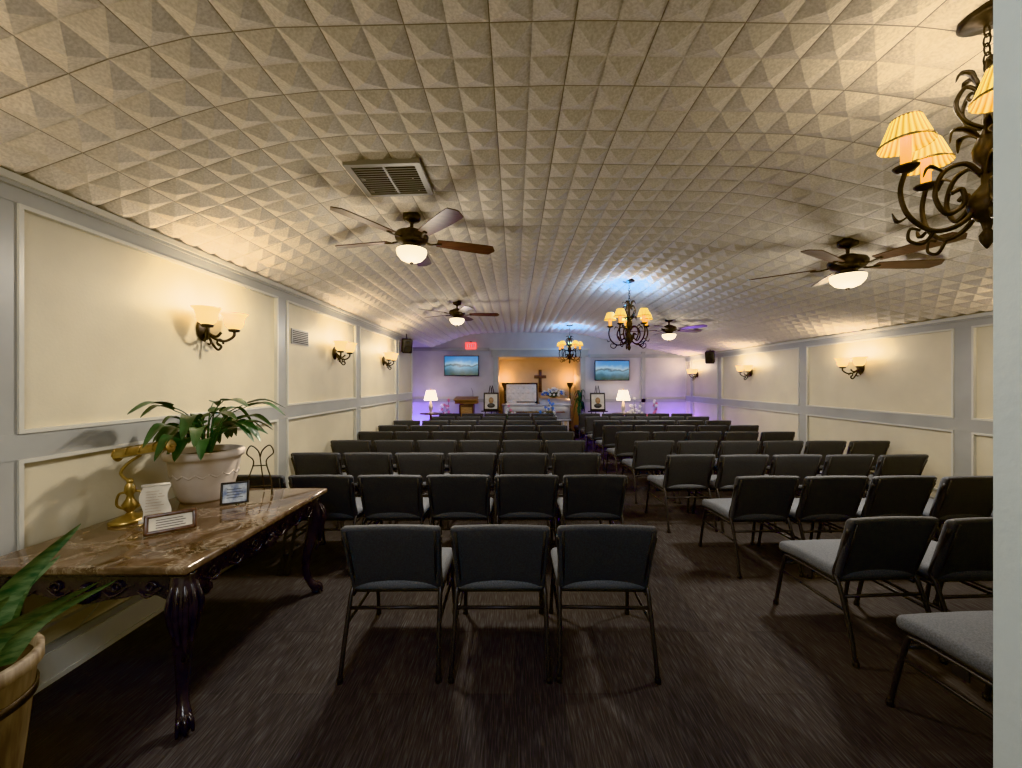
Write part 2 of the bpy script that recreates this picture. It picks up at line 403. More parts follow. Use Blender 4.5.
chair(-.675,2.08,.012);chair(-.08,2.08,0);chair(.505,2.08,-.02)
rowsL=[3.24,4.26,5.2,6.12,7.0,7.9,8.8,9.65]
for i,y in enumerate(rowsL):
    n=6 if i<6 else 5
    for k in range(n): chair(.675-.575*k,y+random.uniform(-.01,.01),random.uniform(-.01,.01))
chair(2.14,1.33,.07)
chair(2.75,1.33,.04)
rowsR=[(2.2,2.16,4),(3.2,2.08,5),(4.15,1.88,5),(5.15,1.84,6),(6.1,1.84,5),(7.0,1.84,5),(7.9,1.84,5),(8.8,1.84,5),(9.65,1.84,5)]
for y,x0,n in rowsR:
    for k in range(n):
        chair(x0+.572*k,y+random.uniform(-.01,.01),.05+random.uniform(-.012,.012))
# ---------------------------------------------------------------- table
b=B();tx0,tx1,ty0,ty1,tz=-2.43,-1.45,1.72,3.02,.78
b.rbox(((tx0+tx1)/2,(ty0+ty1)/2,tz-.0175),(tx1-tx0,ty1-ty0,.035),.012,M_marble,seg=3)
b.rbox(((tx0+tx1)/2,(ty0+ty1)/2,tz-.045),(tx1-tx0-.05,ty1-ty0-.05,.022),.009,M_black,seg=2)
def scallop(L,n=40):
    top=[(0,0),(L,0)];bot=[]
    for i in range(n+1):
        u=i/n;c=abs(u-.5)*2
        d=.095+.05*math.exp(-((u-.5)/.10)**2)+.045*c**6+.012*math.cos(u*6*pi)
        bot.append((L*u,-d))
    return top+bot[::-1]
zt=tz-.055
Ly=ty1-ty0-.14;Lx=tx1-tx0-.14
b.prism(scallop(Ly),.03,M_black,T(tx1-.05,ty0+.07,zt)@R(pi/2,'Z'))
b.prism(scallop(Ly),.03,M_black,T(tx0+.08,ty0+.07,zt)@R(pi/2,'Z'))
b.prism(scallop(Lx),.03,M_black,T(tx0+.07,ty0+.05,zt))
b.prism(scallop(Lx),.03,M_black,T(tx0+.07,ty1-.08,zt))
def carve(Mx,L):
    for s_ in (-1,1):
        for (o,w) in ((.10,.07),(.26,.06),(.42,.05)):
            if o+w>L/2-.02: continue
            pts=[]
            for k in range(22):
                a=k/21*2.2*pi;rr=.028*(1-k/26)
                pts.append((L/2+s_*(o+w/2+rr*math.cos(a)),-.006,-.055+rr*math.sin(a)))
            b.tube(pts,.006,M_black,6,Mx)
            b.tube(cat([(L/2+s_*(o-.03),-.006,-.07),(L/2+s_*(o+.02),-.010,-.095),(L/2+s_*(o+.08),-.006,-.06)],5),[.003,.008,.003],M_black,6,Mx)
    for k in range(7):
        a=-pi/2+(k-3)*.36
        b.tube([(L/2,-.01,-.06),(L/2+.06*math.cos(a),-.012,-.06+.065*math.sin(a))],[.005,.011],M_black,6,Mx)
    b.ball((L/2,-.012,-.055),.02,M_black,M=Mx)
carve(T(tx1-.02,ty0+.07,zt)@R(pi/2,'Z')@T(0,.025,0),Ly)
carve(T(tx0+.07,ty0+.05,zt),Lx)
for (lx,ly,dx,dy) in ((tx1-.08,ty0+.08,1,-1),(tx0+.10,ty0+.08,-.6,-1),(tx1-.08,ty1-.08,1,1),(tx0+.10,ty1-.08,-.6,1)):
    def P(o,z): return (lx+dx*o,ly+dy*o,z)
    b.tube(cat([P(0,zt),P(.012,.64),P(.022,.57),P(.0,.45),P(-.025,.32),P(-.03,.2),P(-.012,.11),P(.012,.06),P(.03,.03)],4),
        [.05,.058,.062,.044,.033,.026,.024,.032,.03],M_black,12)
    b.ball(P(.02,.032),.032,M_black,n=14)
    for k in (-.7,0,.7):
        ang=math.atan2(dy,dx)+k
        b.tube(cat([P(0,.085),(lx+dx*.015+.035*math.cos(ang),ly+dy*.015+.035*math.sin(ang),.06),(lx+dx*.02+.045*math.cos(ang),ly+dy*.02+.045*math.sin(ang),.012)],4),[.012,.012,.006],M_black,6)
    for k in range(5):
        ang=math.atan2(dy,dx)+(k-2)*.45
        c,s_=math.cos(ang),math.sin(ang)
        b.tube(cat([(lx+.05*c,ly+.05*s_,.69),(lx+.075*c+dx*.01,ly+.075*s_+dy*.01,.6),(lx+.06*c,ly+.06*s_,.5-.04*(2-abs(k-2))),(lx+.05*c+dx*.01,ly+.05*s_+dy*.01,.46-.04*(2-abs(k-2)))],4),[.006,.013,.011,.004],M_black,6)
    b.tube([P(.045,.40),P(.02,.33)],[.004,.012],M_black,6)
b.obj('marble_console_table')
# ---------------------------------------------------------------- peace lily
b=B();px,py=-2.19,2.76
b.lathe([(.001,0),(.135,0),(.145,.01),(.165,.06),(.19,.16),(.205,.26),(.208,.29),(.226,.295),(.232,.31),(.232,.335),(.222,.345),(.20,.345),(.197,.30),(.001,.30)],M_pot,40,T(px,py,tz))
b.lathe([(.197,.302),(.1,.315),(.001,.32)],M_soil,20,T(px,py,tz))
for k in range(16):
    a=2*pi*k/16
    b.tube(cat([(px+.192*math.cos(a),py+.192*math.sin(a),tz+.20),(px+.192*math.cos(a+.2),py+.192*math.sin(a+.2),tz+.175),(px+.192*math.cos(a+.39),py+.192*math.sin(a+.39),tz+.20)],3),.006,M_pot,5)
random.seed(21)
for k in range(44):
    a=2*pi*k/44*5.3+random.uniform(-.3,.3)
    c,s_=math.cos(a),math.sin(a)
    if c<-.2: c*=.32
    ln=random.uniform(.10,.40);hh=random.uniform(.14,.38)*(1 if k%3 else .7)
    z0=tz+.31
    b0=(px+.03*c,py+.03*s_,z0);m1=(px+ln*.35*c,py+ln*.35*s_,z0+hh*.75);m2=(px+ln*.75*c,py+ln*.75*s_,z0+hh)
    b.tube(cat([b0,m1,m2],5),[.005,.003],M_leaf,5)
    L=random.uniform(.18,.28)
    e1=(m2[0]+L*.5*c,m2[1]+L*.5*s_,m2[2]+random.uniform(-.0,.035));e2=(m2[0]+L*c*1.0,m2[1]+L*s_,m2[2]-random.uniform(.03,.12))
    b.leaf([m2,e1,e2],random.uniform(.036,.055),M_leaf,.3,10)
b.obj('potted_peace_lily')
# ---------------------------------------------------------------- snake plant
b=B();sx_,sy_=-1.71,1.17;zp=.73
rings=[(.001,0),(.11,0),(.115,.02),(.178,zp-.05),(.192,zp-.04),(.192,zp),(.175,zp+.005),(.17,zp-.03),(.001,zp-.03)]
b.lathe(rings,M_plwood,40,T(sx_,sy_,0))
for z,rr in ((.1,.125),(zp-.14,.173)): b.lathe([(rr,z),(rr+.006,z),(rr+.008,z+.03),(rr+.002,z+.03)],M_iron,40,T(sx_,sy_,0))
b.lathe([(.172,zp-.025),(.001,zp-.018)],M_soil,16,T(sx_,sy_,0))
for (dx,dy,h,w,lx_,ly_) in ((.06,.02,.42,.036,.27,.05),(.08,-.02,.27,.032,.38,.02),(-.02,.03,.36,.04,-.08,.05),(.02,-.05,.32,.038,.10,-.08),(-.06,-.02,.42,.036,-.1,-.04),(.0,.06,.28,.036,.16,.1),(.09,.05,.20,.03,.27,.10),(-.1,.04,.25,.03,-.2,.03),(.05,.07,.34,.032,.16,.04),(.03,.0,.24,.034,.19,-.02)):
    b.leaf([(sx_+dx,sy_+dy,zp-.03),(sx_+dx+lx_*.3,sy_+dy+ly_*.3,zp+h*.5),(sx_+dx+lx_,sy_+dy+ly_,zp+h)],w,M_leaf2,.35,14,side=Vector((.8,.6,0)) if abs(lx_)<.2 else Vector((.3,.6,-.35)),tip=.55)
b.obj('potted_snake_plant')
# ---------------------------------------------------------------- table top items
b=B();lx,ly=-2.27,2.30
Ml=T(lx,ly,tz)@Matrix.Diagonal((1.08,1.08,1.1,1))
b.lathe([(.001,0),(.075,0),(.078,.012),(.06,.022),(.045,.03),(.02,.04),(.012,.05)],M_brass,24,Ml@Matrix.Diagonal((1,1.25,1,1)))
b.lathe([(.012,.05),(.03,.07),(.035,.09),(.018,.12),(.014,.14),(.026,.16),(.022,.19),(.01,.21)],M_brass,18,Ml)
b.ball((0,0,.215),.016,M_brass,M=Ml)
b.tube(cat([(0,0,.21),(-.03,-.02,.26),(-.01,.0,.31),(.04,.02,.35)],6),.007,M_brass,8,Ml)
for s_ in (-1,1): b.tube(cat([(0,0,.06),(s_*.04,s_*.03,.09),(s_*.035,s_*.025,.15),(0,s_*.012,.16),(s_*-.02,0,.19)],6),.006,M_brass,6,Ml)
Ms=Ml@T(.06,.02,.37)@R(.1,'Z')@R(-.16,'Y')
n=14;vs=[];fs=[]
for i in range(2):
    for k in range(n+1):
        a=pi*(.0+k/n*1.15)-.2;vs.append((-.135+.27*i,.036*math.cos(a),.036*math.sin(a)))
for k in range(n): fs.append((k,k+1,n+2+k,n+1+k))
b.add(vs,fs,M_brass,True,Ms)
for e in (-.135,.135):
    b.ball((e,0,.005),.037,M_brass,(.12,1,1),M=Ms)
    b.ball((e*1.06,0,.005),.01,M_brass,M=Ms)
for k in range(5): b.tube([(-.135+.0675*k,.038*math.cos(t*pi/8),.038*math.sin(t*pi/8)) for t in range(9)],.0035,M_brass,5,Ms)
b.tube([(-.12,0,-.005),(.12,0,-.005)],.012,M_paper,10,Ms)
b.obj('brass_piano_lamp')
b=B();Mp=T(-2.09,2.26,tz+.003)@R(.55,'Z')@R(-.22,'X')
n=28;vs=[];fs=[]
for i in range(n+1):
    z=.012+.2*i/n;yy=.004*math.sin(i/n*2*pi)
    sw=.010*math.sin(i/n*2.2*pi)
    for j in range(9):
        x=-.062+.124*j/8;vs.append((x+sw,yy+.004*math.sin(j*.9),z+.006*math.sin(j*.8)))
for i in range(n):
    for j in range(8): fs.append((i*9+j,i*9+j+1,(i+1)*9+j+1,(i+1)*9+j))
b.add(vs,fs,M_paper,True,Mp)
b.tube([(-.066,.004,.215),(.060,.004,.215)],.009,M_paper,12,Mp);b.tube([(-.066,-.008,.014),(.060,-.008,.014)],.011,M_paper,12,Mp)
for k in range(9): b.box(-.042,.040-.012*(k%3),-.0075,-.0066,.05+.016*k,.052+.016*k,M_oak,Mp)
b.tube([(0,.01,.15),(0,.075,.02)],.004,M_brass,6,Mp)
b.obj('parchment_scroll_plaque')
def frame(name,loc,rz,w,h,mf,mp,tilt=.25,fw=.02,easel=True):
    b=B();Mf=T(*loc)@R(rz,'Z')@R(-tilt,'X')
    b.rbox((0,0,fw/2+.003),(w,.018,fw),.006,mf,Mf,2);b.rbox((0,0,h-fw/2),(w,.018,fw),.006,mf,Mf,2)
    for s_ in (-1,1): b.rbox((s_*(w/2-fw/2),0,h/2),(fw,.018,h-.006),.006,mf,Mf,2)
    b.box(-w/2+fw*.8,w/2-fw*.8,-.002,.006,fw*.8,h-fw*.8,mp,Mf)
    for k in range(4): b.box(-w*.28,w*(.28-.05*(k%2)),-.0035,-.002,h*(.3+.12*k),h*(.3+.12*k)+.004,mf,Mf)
    if easel:
        e=h*.75*math.cos(tilt);
        b.tube([(0,.01+h*.7*math.sin(tilt),e*.9),(0,h*.7*math.sin(tilt)+.06,.004)],.004,mf,6,T(*loc)@R(rz,'Z'))
    return b.obj(name)
frame('wooden_picture_frame',(-1.87,2.12,tz+.003),.7,.22,.11,M_wood,M_paper,.4)
M_cardb=noisy(mat('blue_card',(.2,.25,.35),.4),(.12,.17,.3),(.5,.55,.6),25)
frame('black_picture_frame',(-1.87,2.60,tz+.003),.5,.16,.15,M_black2,M_cardb,.3,.014)
b=B();Me=T(-1.86,2.84,tz)@R(.3,'Z')
for s_ in (-1,1):
    b.tube(cat([(s_*.10,-.06,.012),(s_*.085,-.02,.02),(s_*.07,.0,.12),(s_*.04,.01,.24),(s_*.085,.015,.30),(s_*.06,.015,.355),(s_*.015,.015,.32),(0,.015,.27)],6),.0045,M_iron,6,Me)
    b.tube(cat([(s_*.10,-.06,.012),(s_*.10,-.085,.02),(s_*.10,-.085,.05),(s_*.10,-.07,.055)],5),.0045,M_iron,6,Me)
b.tube([(-.08,0,.06),(.08,0,.06)],.004,M_iron,6,Me);b.tube([(0,.012,.27),(0,.11,.006)],.004,M_iron,6,Me);b.tube([(-.048,.008,.21),(.048,.008,.21)],.004,M_iron,6,Me)
b.obj('wire_display_easel')
b=B();b.box(XL+.0,XL+.008,2.15,2.23,.40,.52,M_bead)
b.tube(cat([(XL+.01,2.19,.46),(XL+.05,2.19,.44),(XL+.04,2.25,.36),(XL+.05,2.3,.30),(XL+.05,2.2,.23)],6),.005,M_bead,6)
b.obj('outlet_with_cord')
# ---------------------------------------------------------------- vents
b=B();vx,vy=-.87,2.75
def zc(x):
    for i in range(len(PR)-1):
        if PR[i].x<=x<=PR[i+1].x: return PR[i].z
    return 3
vz=zc(-.9)-.034
b.box(-.25,.25,-.22,-.19,-.012,.022,M_ventw);b.box(-.25,.25,.19,.22,-.012,.022,M_ventw)
b.box(-.25,-.21,-.19,.19,-.012,.022,M_ventw);b.box(.21,.25,-.19,.19,-.012,.022,M_ventw)
b.box(-.21,.21,-.19,.19,.004,.008,M_dark);b.box(-.008,.008,-.19,.19,-.008,.004,M_ventw)
for k in range(13):
    for s_ in (-1,1):
        b.box(-.1,.1,-.010,.010,-.0012,.0012,M_ventw,T(s_*.108,-.175+.029*k,-.005)@R(.3,'X'))
o=b.obj('ceiling_air_vent',(vx,vy,vz));o.rotation_euler=(0,-.03,0)
b=B();b.box(0,.012,4.35,4.7,2.03,2.2,M_ventw)
for k in range(7): b.box(.012,.018,4.37,4.68,2.045+.021*k,2.055+.021*k,M_dark)
b.obj('wall_air_vent',(XL,0,0))
# ---------------------------------------------------------------- fans
def fan(x,y,ang,power):
    z=zc(x);b=B()
    b.lathe([(.001,.01),(.075,.01),(.075,-.045),(.06,-.06),(.025,-.07),(.015,-.08),(.013,-.12)],M_iron,24)
    b.lathe([(.013,-.12),(.05,-.13),(.09,-.15),(.13,-.165),(.145,-.19),(.14,-.22),(.12,-.245),(.08,-.26),(.06,-.28),(.09,-.29),(.12,-.30),(.125,-.315),(.001,-.315)],M_iron,28)
    b.lathe([(.128,-.31),(.13,-.325),(.12,-.36),(.09,-.395),(.05,-.412),(.015,-.418),(.001,-.418)],M_bowl,28)
    b.lathe([(.001,-.412),(.014,-.415),(.018,-.425),(.008,-.44),(.001,-.443)],M_iron,12)
    for k in range(5):
        Mb=R(ang+k*2*pi/5,'Z')@T(0,0,-.225)
        b.tube(cat([(.11,0,.0),(.16,.015,-.012),(.2,0,-.012),(.26,0,-.004)],4),[.012,.016,.012,.018],M_iron,8,Mb,flat=.5)
        Mt=Mb@T(.22,0,-.002)@R(-.2,'X')
        poly=[]
        N=14
        for i in range(N+1):
            u=i/N;w=.052+.022*math.sin(u*pi*.6)
            if u>.9: w*=math.sqrt(max(0,1-((u-.9)/.1)**2))*.9+.1
            poly.append((.54*u,w))
        pts=poly+[(p[0],-p[1]) for p in reversed(poly)];n=len(pts)
        vs=[(p[0],p[1],0) for p in pts]+[(p[0],p[1],.008) for p in pts]
        b.add(vs,[tuple(reversed(range(n))),tuple(range(n,2*n))]+[(i,(i+1)%n,(i+1)%n+n,i+n) for i in range(n)],M_wood,False,Mt)
    o=b.obj('ceiling_fan',(x,y,z))
    ld=D.lights.new('bowl_light','AREA');ld.shape='DISK';ld.size=.24;ld.energy=power;ld.color=(1,.90,.76)
    lo=D.objects.new('bowl_light',ld);sc.collection.objects.link(lo);lo.parent=o;lo.location=(0,0,-.45)
    light(o,(0,0,-.64),power*.25,(1,.88,.70),.18)
fan(-.9,3.4,math.radians(22),29);fan(-1.04,7.0,.1,27);fan(2.9,3.4,math.radians(-4),29);fan(3.0,7.6,.3,27)
# ---------------------------------------------------------------- sconces
def sconce(X,y,z,sgn,power,name='wall_sconce'):
    b=B()
    S=Matrix.Scale(1.25,4)
    b.lathe([(.001,.0),(.05,.0),(.055,.006),(.045,.014),(.02,.022),(.001,.024)],M_iron,20,S@R(pi/2,'Y')@Matrix.Diagonal((1.35,1,1,1)))
    b.tube(cat([(.02,0,0),(.05,0,-.03),(.09,0,-.045),(.12,0,-.02)],5),.008,M_iron,8,S)
    for s_ in (-1,1):
        b.tube(cat([(.02,0,-.02),(.06,s_*.04,-.06),(.09,s_*.08,-.065),(.12,s_*.112,-.03),(.12,s_*.115,.01)],6),.008,M_iron,8,S)
        pts=[]
        for k in range(18):
            a=k/17*1.7*pi;rr=.034*(1-k/24);pts.append((.075,s_*(.045+rr*math.cos(a)),-.085+rr*math.sin(a)))
        b.tube(pts,.006,M_iron,6,S)
        Mg=S@T(.12,s_*.115,.0)
        b.lathe([(.001,-.005),(.03,0),(.035,.012),(.02,.02)],M_iron,16,Mg)
        b.lathe([(.026,.015),(.046,.03),(.055,.055),(.058,.085),(.068,.108),(.080,.118),(.076,.118),(.063,.104),(.053,.08),(.048,.05),(.001,.03)],M_glass,24,Mg)
    b.tube(cat([(.03,0,-.03),(.07,0,-.10),(.10,0,-.13),(.12,0,-.11),(.10,0,-.09)],5),.007,M_iron,8,S)
    o=b.obj(name,(X,y,z),0 if sgn>0 else pi)
    light(o,(.17,-.144,.22),power/2,WARM,.06);light(o,(.17,.144,.22),power/2,WARM,.06)
for y,z,p in ((3.12,2.02,7.5),(5.4,2.0,7.5),(7.4,2.0,7.5),(.75,2.02,8)): sconce(XL+.0,y,z,1,p)  # last one is out of view, added to brighten the near-left ceiling
for y,z in ((5.75,1.81),(8.43,1.81),(10.9,1.81),(3.2,1.81)): sconce(XR-.0,y,z,-1,8.5)
# ---------------------------------------------------------------- chandeliers
def chandelier(x,y,power,rot=0,blue=0,drop=-.25,na=5,sxy=1):
    z=zc(x);b=B()
    b.lathe([(.001,.01),(.085,.01),(.09,-.03),(.075,-.04),(.04,-.045),(.02,-.055),(.001,-.06)],M_iron,24)
    nl=int((-drop-.055)/.036)+1
    for k in range(nl):
        Mk=T(0,0,-.075-.036*k)@R(k*pi/2,'Z')
        b.tube([(.013*math.cos(t*pi/6),0,.024*math.sin(t*pi/6)) for t in range(13)],.0035,M_iron,6,Mk)
    zt=drop
    b.lathe([(.008,zt),(.02,zt-.02),(.03,zt-.05),(.014,zt-.08),(.012,zt-.2),(.03,zt-.24),(.045,zt-.28),(.04,zt-.32),(.018,zt-.35),(.018,zt-.42),(.05,zt-.46),(.062,zt-.5),(.05,zt-.54),(.02,zt-.57),(.012,zt-.6),(.025,zt-.62),(.022,zt-.645),(.006,zt-.67),(.001,zt-.675)],M_iron,20)
    for k in range(na):
        a=rot+k*2*pi/na;Mk=R(a,'Z')
        b.tube(cat([(.012,0,zt-.2),(.07,0,zt-.16),(.10,0,zt-.09),(.07,0,zt-.03),(.035,0,zt-.05),(.045,0,zt-.085),(.065,0,zt-.075)],6),[.007,.009,.007,.005],M_iron,8,Mk)
        b.tube(cat([(.03,0,zt-.03),(.05,0,zt+.02),(.085,0,zt+.03),(.10,0,zt+.0)],5),[.008,.02,.016,.003],M_iron,6,Mk,flat=.4)
        b.tube(cat([(.02,0,zt-.24),(.06,0,zt-.20),(.11,0,zt-.19),(.12,0,zt-.24)],5),[.007,.022,.016,.003],M_iron,6,Mk,flat=.35)
        b.tube(cat([(.02,0,zt-.5),(.09,0,zt-.57),(.18,0,zt-.58),(.26,0,zt-.51),(.29,0,zt-.41),(.27,0,zt-.32)],6),.010,M_iron,8,Mk)
        b.tube(cat([(.02,0,zt-.38),(.07,0,zt-.33),(.14,0,zt-.35),(.17,0,zt-.44),(.13,0,zt-.52),(.075,0,zt-.49),(.08,0,zt-.43),(.115,0,zt-.44)],6),.0095,M_iron,8,Mk)
        b.tube(cat([(.17,0,zt-.58),(.21,0,zt-.63),(.26,0,zt-.61),(.255,0,zt-.565),(.22,0,zt-.575)],5),[.008,.005],M_iron,6,Mk)
        b.tube(cat([(.14,0,zt-.35),(.19,0,zt-.32),(.21,0,zt-.36)],5),[.005,.018,.003],M_iron,6,Mk,flat=.4)
        b.tube(cat([(.26,0,zt-.51),(.30,0,zt-.53),(.32,0,zt-.49)],5),[.005,.018,.003],M_iron,6,Mk,flat=.4)
        Ma=Mk@T(.27,0,zt-.33)
        b.lathe([(.001,0),(.03,.004),(.045,.018),(.048,.024),(.02,.018),(.014,.02)],M_iron,16,Ma)
        b.lathe([(.019,.02),(.0195,.15),(.001,.152)],M_candle,12,Ma)
        sr=.088/sxy
        b.lathe([(sr,.115),(sr*.9,.132),(sr*.55,.22)],M_shade_pl,48,Ma,pleat=.025)
        b.lathe([(sr+.001,.113),(sr+.003,.118),(sr+.001,.123)],M_brass,32,Ma);b.lathe([(sr*.55,.218),(sr*.57,.222),(sr*.54,.225)],M_brass,32,Ma)
    o=b.obj('chandelier',(x,y,z));o.scale=(sxy,sxy,1)
    for k in range(na):
        a=rot+k*2*pi/na
        light(o,(.27*math.cos(a),.27*math.sin(a),zt-.05),power/na,WARM,.07)
    if blue: light(o,(0,.15,-.30),blue,(.06,.42,1),.05,'led_accent_light')
chandelier(1.84,1.52,5.5,math.radians(86),0,-.25,5,.9);chandelier(1.64,5.6,5,.2,12.0,-.35);chandelier(1.4,10.0,4,.1,18.0,-.33)
# ---------------------------------------------------------------- front of chapel
def px(xp,d): return (xp-515)/390*d
def pz(yp,d): return 1.6+(382-yp)/390*d
def tv(x,z):
    b=B();b.rbox((0,0,0),(1.02,.05,.6),.012,M_black2,seg=2);b.box(-.49,.49,-.028,-.0255,-.275,.275,M_tv)
    b.box(-.15,.15,.02,.12,-.1,.1,M_black2)
    o=b.obj('wall_tv',(x,YF-.12,z))
    light(o,(0,-.25,0),1.0,(.35,.6,1),.2,'screen_glow')
tv(px(462,YF),pz(366,YF));tv(px(611,YF),pz(370.5,YF))
b=B();b.rbox((0,0,0),(.32,.04,.2),.01,M_exit,seg=2);b.box(-.03,.03,-.02,.05,.1,.13,M_black2)
for i in range(4): b.box(-.11+.06*i,-.075+.06*i,-.024,-.02,-.05,.05,M_floW)
b.obj('exit_sign',(px(471,YF),YF-.05,pz(346,YF)))
def speaker(x,y,z,r):
    b=B();b.rbox((0,0,0),(.2,.2,.3),.02,M_black2,seg=2);b.lathe([(.001,0),(.07,0),(.075,.008)],M_dark,20,T(0,-.101,-.05)@R(pi/2,'X'));b.lathe([(.001,0),(.03,0),(.035,.006)],M_dark,16,T(0,-.101,.09)@R(pi/2,'X'))
    b.tube([(0,.05,.14),(0,.1,.24)],.012,M_black2,8)
    o=b.obj('ceiling_speaker',(x,y,z),r);o.rotation_euler=(.25,0,r)
speaker(-2.33,8.4,2.38,.5);speaker(4.85,9.7,2.22,-.6)
b=B();b.rbox((0,0,0),(.10,.05,.75),.01,M_wood,seg=2);b.rbox((0,0,.14),(.40,.052,.10),.01,M_wood,seg=2);b.obj('wall_cross',(px(538,12.5)+.1,YF+1.37,pz(381,12.9)))
b=B();L=2.05
b.box(-.98,.98,-.3,.3,.0,.42,M_orange)
for k in range(14): b.tube([(-.95+.146*k,-.305,.005),(-.95+.146*k,-.305,.42)],.03,M_white,8)
b.rbox((0,0,.45),(L+.05,.70,.06),.02,M_casket,seg=2)
b.rbox((0,0,.68),(L,.64,.42),.05,M_casket,seg=3)
b.rbox((0,0,.90),(L+.06,.70,.05),.02,M_casket,seg=2)
b.tube([(-.85,-.37,.70),(.85,-.37,.70)],.018,M_brass,8)
for k in range(5): b.tube([(-.8+.4*k,-.31,.74),(-.8+.4*k,-.37,.70)],.012,M_brass,6)
n=10;vs=[];fs=[]
for i in range(2):
    for k in range(n+1):
        a=pi*k/n;vs.append((.10+.93*i,-.34*math.cos(a),.925+.17*math.sin(a)))
for k in range(n): fs.append((k,k+1,n+2+k,n+1+k))
fs.append(tuple(range(n+1)));fs.append(tuple(reversed(range(n+1,2*n+2))))
b.add(vs,fs,M_casket,False)
Mh=T(-.45,.33,.93)@R(-.12,'X')
b.rbox((0,.04,.32),(1.06,.10,.66),.03,M_black,Mh,3)
b.rbox((0,-.02,.32),(.95,.05,.55),.02,M_satin,Mh,3)
for i in range(6):
    for j in range(3): b.ball((-.38+.152*i,-.045,.15+.165*j),.045,M_satin,(1,.4,1),8,Mh)
b.rbox((-.46,0,.93),(.9,.54,.05),.024,M_satin,seg=2);b.ball((-.75,0,.97),.2,M_satin,(.8,1,.3))
b.obj('open_casket',(.65,12.05,0))
random.seed(3)
def flowers(name,x,y,z,r,h,ms,vase=True,n=34):
    b=B()
    if vase: b.lathe([(.001,0),(.06,0),(.075,.05),(.085,.14),(.06,.2),(.07,.22),(.001,.2)],M_pot,18,T(x,y,z))
    z0=z+(.2 if vase else .04)
    for k in range(n):
        a=random.uniform(0,2*pi);q=r*math.sqrt(random.random());zz=z0+h*(.35+.65*random.random())*(1-.5*(q/r)**2)
        p=(x+q*math.cos(a),y+q*math.sin(a)*.6,zz)
        b.tube([(x,y,z0-.03),p],.004,M_leaf,4)
        m=random.choice(ms)
        for t in range(5): b.ball((p[0]+.022*math.cos(t*1.257),p[1]-.01,p[2]+.022*math.sin(t*1.257)),.02,m,n=6)
        b.ball(p,.014,M_brass,n=6)
    for k in range(22):
        a=random.uniform(0,2*pi);c,s_=math.cos(a),math.sin(a)*.6
        b.leaf([(x,y,z0-.02),(x+r*.6*c,y+r*.6*s_,z0+h*.5*random.random()+.05),(x+r*1.15*c,y+r*1.15*s_,z0+.03+h*.4*random.random())],.035,M_leaf,.3,8)
    return b.obj(name)
flowers('blue_flower_arrangement',1.2,12.05,1.10,.36,.28,[M_floB,M_floW,M_floW],False,60)
flowers('white_flower_arrangement',px(545,11)+.1,11.15,.0,.26,.95,[M_floW,M_floB],True,44)
flowers('white_flower_arrangement',-.15,11.1,.0,.22,.85,[M_floW,M_floW,M_floP],True,36)
flowers('white_flower_arrangement',3.35,10.95,.0,.24,.95,[M_floW,M_floW],True,40)
for o_ in (ax0+.16,ax1-.16):
    b=B();b.lathe([(.001,0),(.12,0),(.12,.03),(.03,.05),(.02,.1),(.02,1.35),(.03,1.4),(.09,1.5),(.11,1.58),(.1,1.58),(.08,1.5),(.001,1.42)],M_iron,20)
    o=b.obj('torchiere_floor_lamp',(o_,12.7,0));light(o,(0,0,1.7),5,(1,.60,.28),.05)
b=B()
b.rbox((0,0,.04),(.6,.5,.08),.012,M_wood,seg=2);b.box(-.2,.2,-.15,.15,.08,.98,M_wood)
b.rbox((0,-.155,.53),(.3,.02,.75),.01,M_oak,seg=2)
b.rbox((0,0,1.06),(.62,.46,.12),.012,M_oak,seg=2);b.rbox((0,0,1.16),(.64,.5,.03),.01,M_oak,M=R(.15,'X'),seg=2)
b.tube(cat([(.15,.15,1.14),(.15,.12,1.3),(.1,.22,1.42)],5),.006,M_black2,6)
b.obj('lectern',(px(467,10.9),10.9,0))
def easelpic(x,y,mf,mp,h=1.5):
    b=B()
    for s_ in (-1,1): b.tube([(s_*.3,-.12,0),(s_*.03,.03,h)],.013,mf,8)
    b.tube([(0,.35,0),(0,.04,h-.05)],.013,mf,8);b.box(-.27,.27,-.10,-.04,.78,.81,mf)
    Mf=T(0,-.075,.81)@R(-.12,'X')
    b.rbox((0,0,.25),(.42,.025,.5),.01,mf,Mf,2);b.box(-.17,.17,-.02,-.0125,.05,.45,mp,Mf);b.ball((0,-.02,.28),.07,M_oak,(1,.08,1.3),M=Mf);b.ball((0,-.02,.14),.11,M_black2,(1,.06,.6),M=Mf)
    b.obj('portrait_on_easel',(x,y,0))
easelpic(px(492,11.2),10.85,M_black2,M_paper);easelpic(px(594,11.2),10.75,M_black2,M_paper)
def lamptable(x,y):
    b=B()
    b.lathe([(.001,.70),(.3,.70),(.31,.715),(.3,.73),(.001,.73)],M_wood,28);b.lathe([(.03,.70),(.05,.5),(.035,.3),(.06,.2),(.02,.12)],M_wood,16)
    for k in range(3):
        a=k*2*pi/3;b.tube(cat([(0,0,.2),(.12*math.cos(a),.12*math.sin(a),.14),(.25*math.cos(a),.25*math.sin(a),.018)],5),[.03,.018],M_wood,8)
    b.obj('side_table',(x,y,0))
    b=B();b.lathe([(.001,0),(.08,0),(.08,.015),(.03,.03),(.05,.09),(.065,.15),(.04,.26),(.02,.32),(.01,.42)],M_pot,20)
    b.lathe([(.19,.36),(.12,.64),(.115,.64),(.185,.36)],M_lampsh,28);b.ball((0,0,.67),.015,M_brass)
    b.tube([(0,0,.4),(0,0,.67)],.005,M_brass,6);b.tube([(-.116,0,.64),(.116,0,.64)],.003,M_brass,5)
    o=b.obj('table_lamp',(x,y,.732));light(o,(0,0,.75),2.5,(1,.75,.5),.05)
lamptable(px(430,10.8),10.9);lamptable(px(625,10.8)-.02,10.9)
